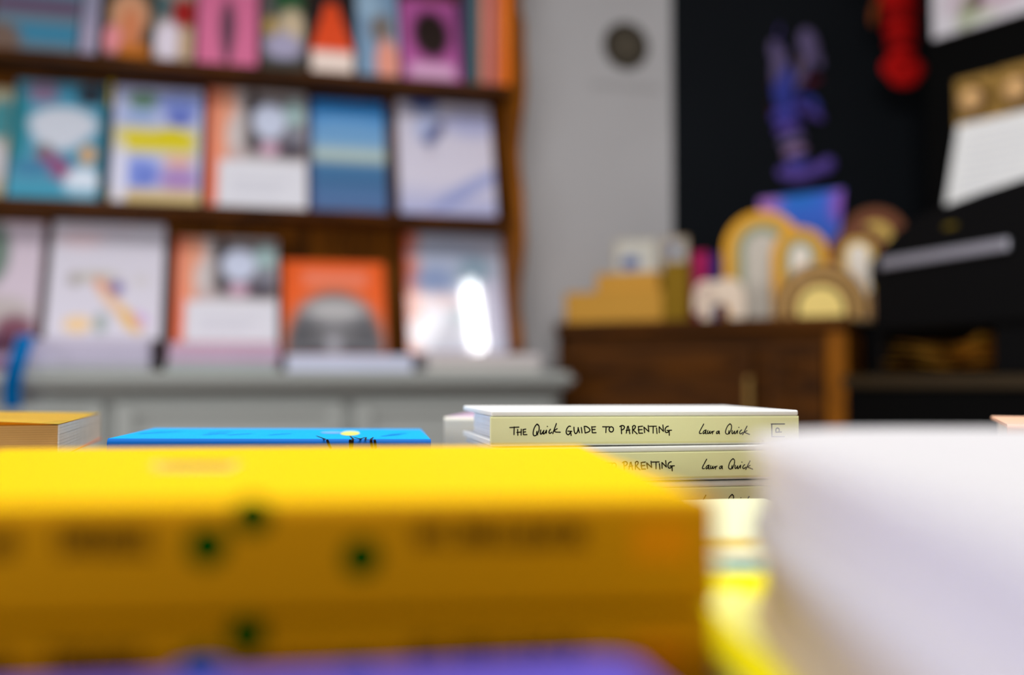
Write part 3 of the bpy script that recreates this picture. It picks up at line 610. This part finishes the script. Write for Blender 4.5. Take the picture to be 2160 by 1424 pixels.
# ---- lime hardbacks, in focus
lime = mat('pale lime spine', C(248,247,194), .6, .25, var=.02, scale=30); limew = mat('white board cover', C(246,248,252), .45, .3, var=.01)
YL = R(11); LL = .1994; LW = .118; LT = .0216; LP = .0225; N0 = Vector((X(1036, .6), .6, 0))
htop = 66/2100*.6
STR1 = [[(120,262),(350,250)],[(232,245),(228,440)],[(318,310),(325,455)],[(412,305),(408,450)],[(300,385),(415,375)],[(460,310),(468,440),(555,438)],[(455,312),(525,300)],[(462,378),(522,368)],
 'S',[(810,170),(760,230),(725,320),(712,410),(730,462),(780,460),(830,400),(862,320),(862,230),(835,185),(810,170)],[(790,190),(812,178),(835,196)],[(808,355),(800,410),(828,440)],[(905,320),(895,400),(915,425),(960,370),(985,330),(965,400),(985,420),(1030,370),(1050,325),(1045,400)],
 [(1150,300),(1118,350),(1115,390),(1140,405),(1185,375)],[(1300,155),(1255,280),(1210,410)],'P',[(1320,285),(1235,340),(1290,372),(1400,375)],[(1070,228),(1074,232)],
 'S',[(1660,225),(1620,222),(1575,270),(1550,340),(1555,400),(1590,435),(1625,425),(1655,370)],'P',[(1590,345),(1690,350)],[(1660,350),(1675,455)],'S',[(1745,245),(1750,330),(1770,395),(1800,405),(1830,370),(1850,300),(1852,255)],'P',[(1850,260),(1885,385)],
 [(1930,250),(1950,390)],[(2005,225),(2030,390)],'S',[(2005,225),(2060,228),(2120,265),(2150,315),(2120,360),(2030,390)]]
STR2 = ['P',[(35,230),(50,385),(145,382)],[(35,240),(130,232)],[(45,305),(120,300)],[(310,232),(480,232)],[(400,232),(392,378)],'S',[(530+56*math.cos(k*math.pi/5+1.8), 297+66*math.sin(k*math.pi/5+1.8)) for k in range(11)],
 'P',[(780,210),(790,405)],'S',[(745,225),(790,200),(840,205),(865,240),(840,290),(790,310)],'P',[(910,390),(940,225),(960,215),(1000,405)],[(905,325),(1000,310)],[(1070,230),(1070,395)],'S',[(1065,225),(1105,195),(1140,220),(1120,280),(1075,305)],'P',[(1075,300),(1185,408)],
 [(1215,225),(1230,390),(1325,388)],[(1215,225),(1320,213)],[(1210,305),(1310,298)],[(1375,375),(1355,235),(1480,350),(1465,195)],[(1495,215),(1670,213)],[(1590,215),(1590,385)],[(1675,255),(1688,395)],[(1745,375),(1740,225),(1850,340),(1835,180)],
 'S',[(1975,210),(1930,225),(1895,275),(1895,340),(1920,370),(1965,360),(1995,325)],'P',[(1940,318),(2055,312)],[(1995,315),(2000,440)]]
STR3 = ['S',[(230,150),(180,240),(120,360),(135,390),(175,385)],[(290,300),(235,325),(210,375),(230,395),(270,350),(290,310),(275,385),(298,395)],[(335,315),(322,378),(350,388),(388,328),(378,382),(405,385)],[(405,385),(445,335),(452,400)],[(452,360),(490,325)],
 [(620,325),(570,338),(550,380),(575,392),(622,340),(618,385),(632,395)],[(895,140),(840,190),(800,270),(780,350),(800,395),(850,400),(900,340),(930,260),(930,180),(900,145)],[(878,158),(896,145),(914,160)],[(872,315),(862,375),(885,390)],
 [(950,310),(945,380),(970,388),(1012,325),(1005,380),(1030,388),(1085,308),(1078,385)],[(1116,230),(1120,234)],[(1190,295),(1150,330),(1140,380),(1170,395),(1215,360)],'P',[(1325,200),(1215,415)],[(1325,315),(1255,355),(1390,410)]]
STR4 = ['P',[(470,392),(970,388)],[(488,392),(500,875)],[(490,873),(975,870)],[(855,695),(650,703)],'S',[(650,705),(645,620),(670,560),(710,545),(755,565),(772,620),(772,700)]]
def to_px(strokes, ox, oy, s):
    out = []; mode = 'P'
    for q in strokes:
        if isinstance(q, str): mode = q; continue
        pts_ = [(ox+a/s, oy+b/s) for a, b in q]; out.append(smooth_line(pts_, 4) if mode == 'S' else pts_)
    return out
sx_ = Vector((math.cos(YL), math.sin(YL), 0)); sn = Vector((-math.sin(YL), math.cos(YL), 0))
def on_spine(px, py):      # pixel on the photograph -> (x along spine, z below the top of the book)
    r = ray(px, py); k = N0.dot(sn)/r.dot(sn); q = r*k; return ((q-N0).dot(sx_), q.z+htop)
title = to_px(STR1, 1065, 880, 12)+to_px(STR2, 1245, 880, 12); author = to_px(STR3, 1465, 880, 12); logo = to_px(STR4, 1600, 870, 17.8)
lettering = {}
for nm, st, wd_ in (('title_lettering', title, .00072), ('author_lettering', author, .00064), ('publisher_mark', logo, .0007)):
    bm = bmesh.new()
    for s in st: ribbon(bm, [on_spine(*p) for p in s], wd_, lambda x, z: (x, -.00012, z+LT))
    me = bpy.data.meshes.new(nm); bm.to_mesh(me); bm.free(); me.materials.append(INK); lettering[nm] = me
nlime = 4
for i in range(nlime):
    z = zt(htop)-LT-i*LP; dx = (0, .0016, .0012, -.001, .0)[i]
    t = flat_book(N0+sx_*dx+Vector((0, 0, z)), YL+(0, -.004, .003, .0)[i], LL, LW, LT, limew, lime, 'pale lime spined hardback about parenting, %s of its pile' % ('topmost', 'second from the top', 'third from the top', 'lowest')[i],
                  'lime spined parenting hardbacks', page=PAGEW, board=.0036, over=.0065, ptop=.0012, tilt=(0, .25 if i == 0 else 0), n=12, cap=True)
    for nm, me in lettering.items():
        o = bpy.data.objects.new(nm, me); COL.objects.link(o); o.parent = t
zl = zt(htop)-LT-(nlime-1)*LP
flat_book(N0+sx_*.002+sn*-.001+Vector((0, 0, TZ+.0003)), YL, LL, LW, zl-TZ-.0008, limew, mat('plain green spine', C(150,170,110), .6), 'green spined book at the very bottom beneath the lime pile', page=PAGEW)

# ---- cream book behind the lime pile's left end
flat_book(Vector((X(937, .775), .775, TZ+.0004)), R(-9), .2, .13, .122-.0295, mat('pinkish mauve cover', C(205,175,205), .5), mat('cream spine', C(232,228,215), .6), 'thick cream spined book with pinkish top, behind the lime pile', page=PAGE)

# ---- blue book
sky = mat('bright blue cover', C(0,172,250), .6, .1, var=.03); skyd = mat('royal blue spine', C(0,100,190), .6)
hbl = .0357; NB = Vector((X(228, .602), .602, 0)); LB = .195; YB = R(8); bxv = Vector((math.cos(YB), math.sin(YB), 0)); byv = Vector((-math.sin(YB), math.cos(YB), 0))
bt = flat_book(NB+Vector((0, 0, zt(hbl)-.016)), YB, LB, .13, .016, sky, skyd, 'bright blue thin book with black line doodles, topmost of its pile', page=PAGEW, board=.002, over=.003, tilt=(0, .6))
bm = bmesh.new()
def blput(x, y): return (x, y, .0162)
u1 = LB/683
def bl_pt(px, py):
    r = ray(px, py); k = (-hbl-.001)/r.z; q = r*k-NB; return (q.dot(bxv), q.dot(byv))
for s in ([(667,919),(684,925)],[(684,925),(686,927)],[(738,919),(745,925),(741,928)],[(745,921),(760,924),(742,927)],[(757,925),(770,921)],[(772,921),(770,925)],[(787,921),(781,925),(790,928)],[(770,926),(782,928)]):
    ribbon(bm, [bl_pt(*p) for p in s], .0011, blput)
def bl_sp(px):
    r = ray(px, 930); k = NB.dot(byv)/r.dot(byv); return (r*k-NB).dot(bxv)
def bfput(x, z): return (x, -.0002, z)
for s in ([(690,929),(693,937),(697,945)],[(738,929),(739,945)],[(743,928),(742,945)],[(782,929),(785,945)],[(790,929),(792,945)]):
    ribbon(bm, [(bl_sp(a), .016-(b-925.5)*.6/2100) for a, b in s], .0016, bfput)
fin('doodles', bm, INK, bt)
bm = bmesh.new(); q = bl_pt(738, 913); disc(bm, (q[0], q[1]), .0065, blput, ry=.028); fin('yellow_spot', bm, mat('pale yellow print', C(235,235,120), .5), bt)
bm = bmesh.new(); q = bl_pt(700, 912); disc(bm, (q[0], q[1]), .008, blput, ry=.012); fin('lilac_spot', bm, mat('lilac print', C(130,180,245), .5), bt)
bm = bmesh.new()
for (a, b) in ((320, 917), (352, 915), (452, 918), (462, 914), (505, 918), (590, 917), (825, 917), (838, 914)):
    q = bl_pt(a, b); ribbon(bm, smooth_line([(q[0]-.006, q[1]-.006), (q[0], q[1]+.004), (q[0]+.006, q[1]+.012)], 3), .0022, blput)
fin('dark_blue_marks', bm, mat('darker blue print', C(0,118,215), .5), bt)
for i in range(1, 5):
    flat_book(NB+Vector((.003*(i % 2), .001*i, zt(hbl)-.0185-i*.0168)), YB+R(.8*(i % 2)), LB, .128, .0164, sky, mat('orange brown spine', C(190,120,20), .6), 'orange spined blue book, %s under the doodled blue one' % ('first', 'second', 'third', 'fourth')[i-1], 'pile under the doodled blue book', page=PAGEW, board=.002)

# ---- orange paperback at the left
YO = R(16); NO = Vector((X(127, .585), .585, 0)); ox = Vector((math.cos(YO), math.sin(YO), 0)); oy = Vector((-math.sin(YO), math.cos(YO), 0))
ho = .0222; TO = .024
pb_ = empty('paperback_book', NO-ox*.16+Vector((0, 0, zt(ho)-TO-.0005)), (0, 0, YO), 'orange and yellow paperback with curling cover and page edges painted in tan shade, at the left', 'book')
bm = bmesh.new(); n = 16; g = []
for i in range(n+1):
    x = i/n*.16; gap = .0045*math.sin(min(1, (1-i/n)*1.3)*math.pi/2) if i < n else 0
    row = [bm.verts.new((x, y, TO-.0036+gap*(1-.5*y/.2))) for y in (0, .05, .1, .15, .205)]; g.append(row)
for i in range(n):
    for j in range(4): bm.faces.new((g[i][j], g[i+1][j], g[i+1][j+1], g[i][j+1]))
bmesh.ops.solidify(bm, geom=bm.faces[:], thickness=-.0006); fin('front_cover', bm, mat('orange yellow cover', C(255,210,88), .6, .1, var=.1, scale=25), pb_, True)
page_block(0, .1592, .002, .204, .0009, TO-.0043, PAGE_SHADE, pb_, n=14, jit=.0002)
page_block(.1593, .1600, .001, .2045, .0009, TO-.0040, PAGE, pb_, n=10, jit=.0001, name='page_edges')
boxo('back_cover', (0, .1605, 0, .205, 0, .0008), mat('orange back cover', C(240,120,40), .5), pb_)
flat_book(NO-ox*.17-oy*.004+Vector((0, 0, TZ+.0003)), YO, .155, .2, zt(ho)-TO-.0005-TZ-.0308, mat('lemon cover', C(255,220,40), .5), mat('lemon spine', C(245,205,60), .5), 'lemon yellow book at the bottom, beneath the orange paperback', page=PAGEW)
flat_book(NO-ox*.165+oy*.001+Vector((0, 0, zt(ho)-TO-.0005-.030)), YO, .15, .2, .0297, mat('lemon cover', None), mat('pale yellow spine', C(250,215,90), .5), 'yellow and white book lying directly beneath the orange paperback', page=PAGEW)

# ---- big yellow hardbacks
YS = .84; YY = R(5.6); NR = Vector((X(1506, .31), .31, 0))*YS; yx = Vector((math.cos(YY), math.sin(YY), 0)); yy_ = Vector((-math.sin(YY), math.cos(YY), 0))
LY, WY, TY, PY = .31*YS, .252*YS, .0335*YS, .0345*YS
hy = 250/2100*.31*YS
ycov = mat('bright yellow cover', C(248,198,0), .6, .05, var=.01); ysp = mat('yellow spine in ochre shade', C(190,130,0), .7, .05, var=.02); ygrn = mat('dark green dot ink', C(0,62,0), .8, .03)  # spine yellow darkened to ochre, shade put into the colour
ybr = mat('brown spine ink', C(104,68,0), .7, .05); yor = mat('amber spine ink', C(212,132,0), .7, .05)
yb = []
for i in range(2):
    o = NR-yx*(LY+.001*i)-yy_*(.0008*i)+Vector((0, 0, zt(hy)-TY-i*PY))
    t = flat_book(o, YY, LY, WY, TY, ycov, ysp, ('large bright yellow hardback with green dots, upper of the two at the front', 'large yellow hardback with green dots, lower of the two at the front')[i], 'large yellow hardbacks', page=PAGE, board=.0033, over=.0035, bev=.001)
    def yp(px, py, i=i):
        r = ray(px, py); k = NR.dot(yy_)/r.dot(yy_); q = r*k; return ((q-NR).dot(yx)+LY, q.z+hy+TY)
    put = lambda x, z: (x, -.00025, z)
    for (a, b, r_) in ((533, 1088, 40), (437, 1152, 42), (762, 1176, 41)):
        bm = bmesh.new(); disc(bm, yp(a, b), r_*.30*YS/2100, put); fin('green_dot', bm, ygrn, t)
    rn = random.Random(5)
    for nm, x0_, x1_, y0_, y1_ in (('title_lettering', 880, 1250, 1100, 1150), ('author_lettering', 112, 325, 1112, 1166), ('publisher_lettering', -60, 34, 1120, 1170)):
        bm = bmesh.new(); px = x0_
        while px < x1_-12:
            wv = rn.uniform(16, 26)
            if rn.random() < .12: px += 12
            hgt = rn.choice((0, 0, 10))
            sh_ = rn.choice(([(0, 1), (0, 0), (1, .2), (1, .9), (.2, .6)], [(0, 0), (0, 1), (1, 1)], [(1, .1), (.2, 0), (0, .6), (.4, 1), (1, .9)], [(0, .1), (0, 1), (.5, .3), (1, .2), (1, 1)]))
            ribbon(bm, [yp(px+a*(wv-8), y0_+hgt+b*(y1_-y0_-hgt)) for a, b in sh_], .0013, put); px += wv
        fin(nm, bm, ybr, t)
    bm = bmesh.new(); a, b = yp(1335, 1185), yp(1455, 1095)
    bm.faces.new([bm.verts.new(put(*q)) for q in ((a[0], a[1]), (b[0], a[1]), (b[0], b[1]), (a[0], b[1]))]); fin('publisher_panel', bm, yor, t)
    if i == 0:
        bm = bmesh.new(); rn = random.Random(9)
        def yt_(px, py):
            r = ray(px, py); k = (-hy)/r.z; q = r*k-Vector((o.x, o.y, 0)); return (q.dot(yx), q.dot(yy_))
        px = 325
        while px < 495:
            a, b = yt_(px, 992), yt_(px+14, 977)
            ribbon(bm, [(a[0], a[1]), (a[0], b[1]), (b[0], (a[1]+b[1])/2), (b[0]-.001, b[1])], .0022, lambda x, y: (x, y, TY+.0003)); px += 19
        fin('cover_lettering', bm, mat('cream cover print', C(255,225,130), .5), t)
flat_book(NR-yx*(LY+.002)-Vector((0, 0, 0))+Vector((0, 0, TZ+.0003)), YY, LY, WY, zt(hy)-TY-PY-TZ-.0008, ycov, ysp, 'yellow book at the bottom beneath the two large yellow hardbacks', page=PAGE)

# ---- purple book at the lower edge
YP = R(10); NP = Vector((.0325, .279, 0))*YS; px_ = Vector((math.cos(YP), math.sin(YP), 0)); py_ = Vector((-math.sin(YP), math.cos(YP), 0)); hpz = .0765*YS
pm = mat('violet purple cover', C(92,78,182), .6, .1, var=.03)
pt = empty('purple_book', NP-px_*.24-py_*.19+Vector((0, 0, TZ+.0004)), (0, 0, YP), 'violet purple book with a blue dot at the bottom of the picture', 'book')
Tp = zt(hpz)-TZ-.0004
def rrect(x0, x1, y0, y1, r, n=6):
    o = []
    for cx, cy, a0 in ((x1-r, y1-r, 0), (x0+r, y1-r, 90), (x0+r, y0+r, 180), (x1-r, y0+r, 270)):
        for k in range(n+1): a = R(a0+90*k/n); o.append((cx+math.cos(a)*r, cy+math.sin(a)*r))
    return o
bm = bmesh.new(); prism(bm, rrect(0, .24, 0, .19, .008), Tp-.003, Tp); fin('front_cover', bm, pm, pt)
bm = bmesh.new(); prism(bm, rrect(0, .24, 0, .19, .008), 0, .003); fin('back_cover', bm, pm, pt)
page_block(.003, .237, .004, .187, .0031, Tp-.0031, PAGE, pt, n=16)
bm = bmesh.new(); prism(bm, [(0.01, 0), (.23, 0), (.23, .0035), (.01, .0035)], .0031, Tp-.0031); fin('spine', bm, pm, pt)
bm = bmesh.new(); q = Vector((X(432, .262), .262, 0))*YS-(NP-px_*.24-py_*.19); disc(bm, (q.dot(px_), q.dot(py_)), .006, lambda x, y: (x, y, Tp+.0003)); fin('blue_dot', bm, mat('blue dot ink', C(20,60,150), .5), pt)

# ---- illustrated yellow book between the piles
hi = .0702; YI = R(5.6); NI = Vector((.0455, .3595, 0)); ix = Vector((math.cos(YI), math.sin(YI), 0)); iy = Vector((-math.sin(YI), math.cos(YI), 0))
lem = mat('lemon yellow spine', C(248,232,0), .5, .3)
it = flat_book(NI+Vector((0, 0, zt(hi)-.05)), YI, .125, .218, .05, mat('ivory picture cover', C(244,244,205), .5), lem, 'yellow spined book with illustrated ivory cover, between yellow and white piles', page=PAGEW, board=.003)
print_panel('cover_print', .123, .214, C(238,240,198), [('e',.12,.9,.22,.07,C(165,205,240),.8),('e',.55,.85,.2,.05,C(238,240,200),.8),('e',.24,.44,.16,.05,C(150,205,245),.8),('e',.16,.37,.12,.05,C(110,125,70),.8),('e',.42,.29,.2,.05,C(215,180,70),.8),('e',.08,.24,.14,.035,C(235,120,80),.8,-35),
  ('e',.35,.17,.3,.025,C(190,165,145),.8,-25),('e',.12,.1,.2,.025,C(120,100,40),.8,-20),('e',.3,.12,.2,.02,C(190,205,170),.8,-20),('e',.34,.045,.1,.04,C(90,150,150),.8),('r',0,0,.2,.03,C(245,225,60),.03)], MATTE, it, nx=30, ny=44, put=lambda x, y: (x, y, .0503), x0=.001, y0=.003)

nb_ = flat_book(Vector((.0615, .172, TZ+.0004)), YI, .25, .184, EYE-hi-TZ-.0004, mat('sunny yellow cover', C(250,236,0), .6, .08, var=.02), mat('lemon yellow spine'), 'yellow book with a pale oval on its cover, beneath the white pile', page=PAGEW, board=.003)
bm = bmesh.new(); disc(bm, (.024, .105), .0135, lambda x, y: (x, y, EYE-hi-TZ-.0004+.0003), ry=.055, n=32); fin('pale_oval', bm, mat('pale yellow patch', C(252,248,150), .5), nb_)

# ---- white rounded books at the right, nearest to the lens
WS = .92
def round_book(lab, h, T, cov, pag, dx=0, dy=0, grp=None):
    base_ = [(a*WS, b*WS) for a, b in [(.058, .085), (.0705, .285), (.075, .315), (.084, .342), (.099, .364), (.122, .380), (.150, .385), (.40, .372), (.40, .075)]]
    cx = .0+dx; o = empty('board_book', (dx, dy, zt(h)-T), (0, 0, 0), lab, 'book', grp)
    cen = (.22, .22)
    def sc(pts_, d): return [(x+(d if x < .2 else -d), y+(d if y < .2 else -d)) for x, y in pts_]
    bd = .0034
    bm = bmesh.new(); prism(bm, base_, T-bd, T); bmesh.ops.bevel(bm, geom=bm.edges[:], offset=.0008, segments=2, affect='EDGES'); fin('front_cover', bm, cov, o)
    bm = bmesh.new(); prism(bm, base_, 0, bd); fin('back_cover', bm, cov, o)
    bm = bmesh.new(); n = 8; hgt = (T-2*bd-.0002)/n
    for i in range(n): prism(bm, sc(base_, .0019+random.uniform(0, .0006)), bd+.0001+i*hgt, bd+.0001+(i+1)*hgt-.0002)
    fin('page_block', bm, pag, o)
    return o
wc = mat('white lilac cover', C(216,214,218), .5, .3, var=.01); wp = mat('pale grey page edge', C(230,226,224), .8, .1, var=.03)
bc = mat('beige cover', C(222,206,180), .7, .1, var=.03); bp_ = mat('beige page edge', C(222,206,182), .8)
hw = 140/2100*.28*WS; gW = 'rounded white books nearest the lens'
z_ = hw
round_book('pale white book with rounded corner, topmost of the pile at the right front', hw, .0293*WS, wc, wp, grp=gW)
round_book('beige book under the pale white one at the right front', hw+.0298*WS, .0702-hw-.0298*WS-.0006, bc, bp_, dx=.001)

# ---- peach book further back at the right
flat_book(Vector((X(2122, .60), .60, TZ+.0004)), R(-22), .2, .14, .122-.0272, mat('peach cover', C(240,190,160), .5), mat('peach spine', C(235,185,160), .5), 'peach coloured book just showing behind the white pile at the right', page=PAGE)
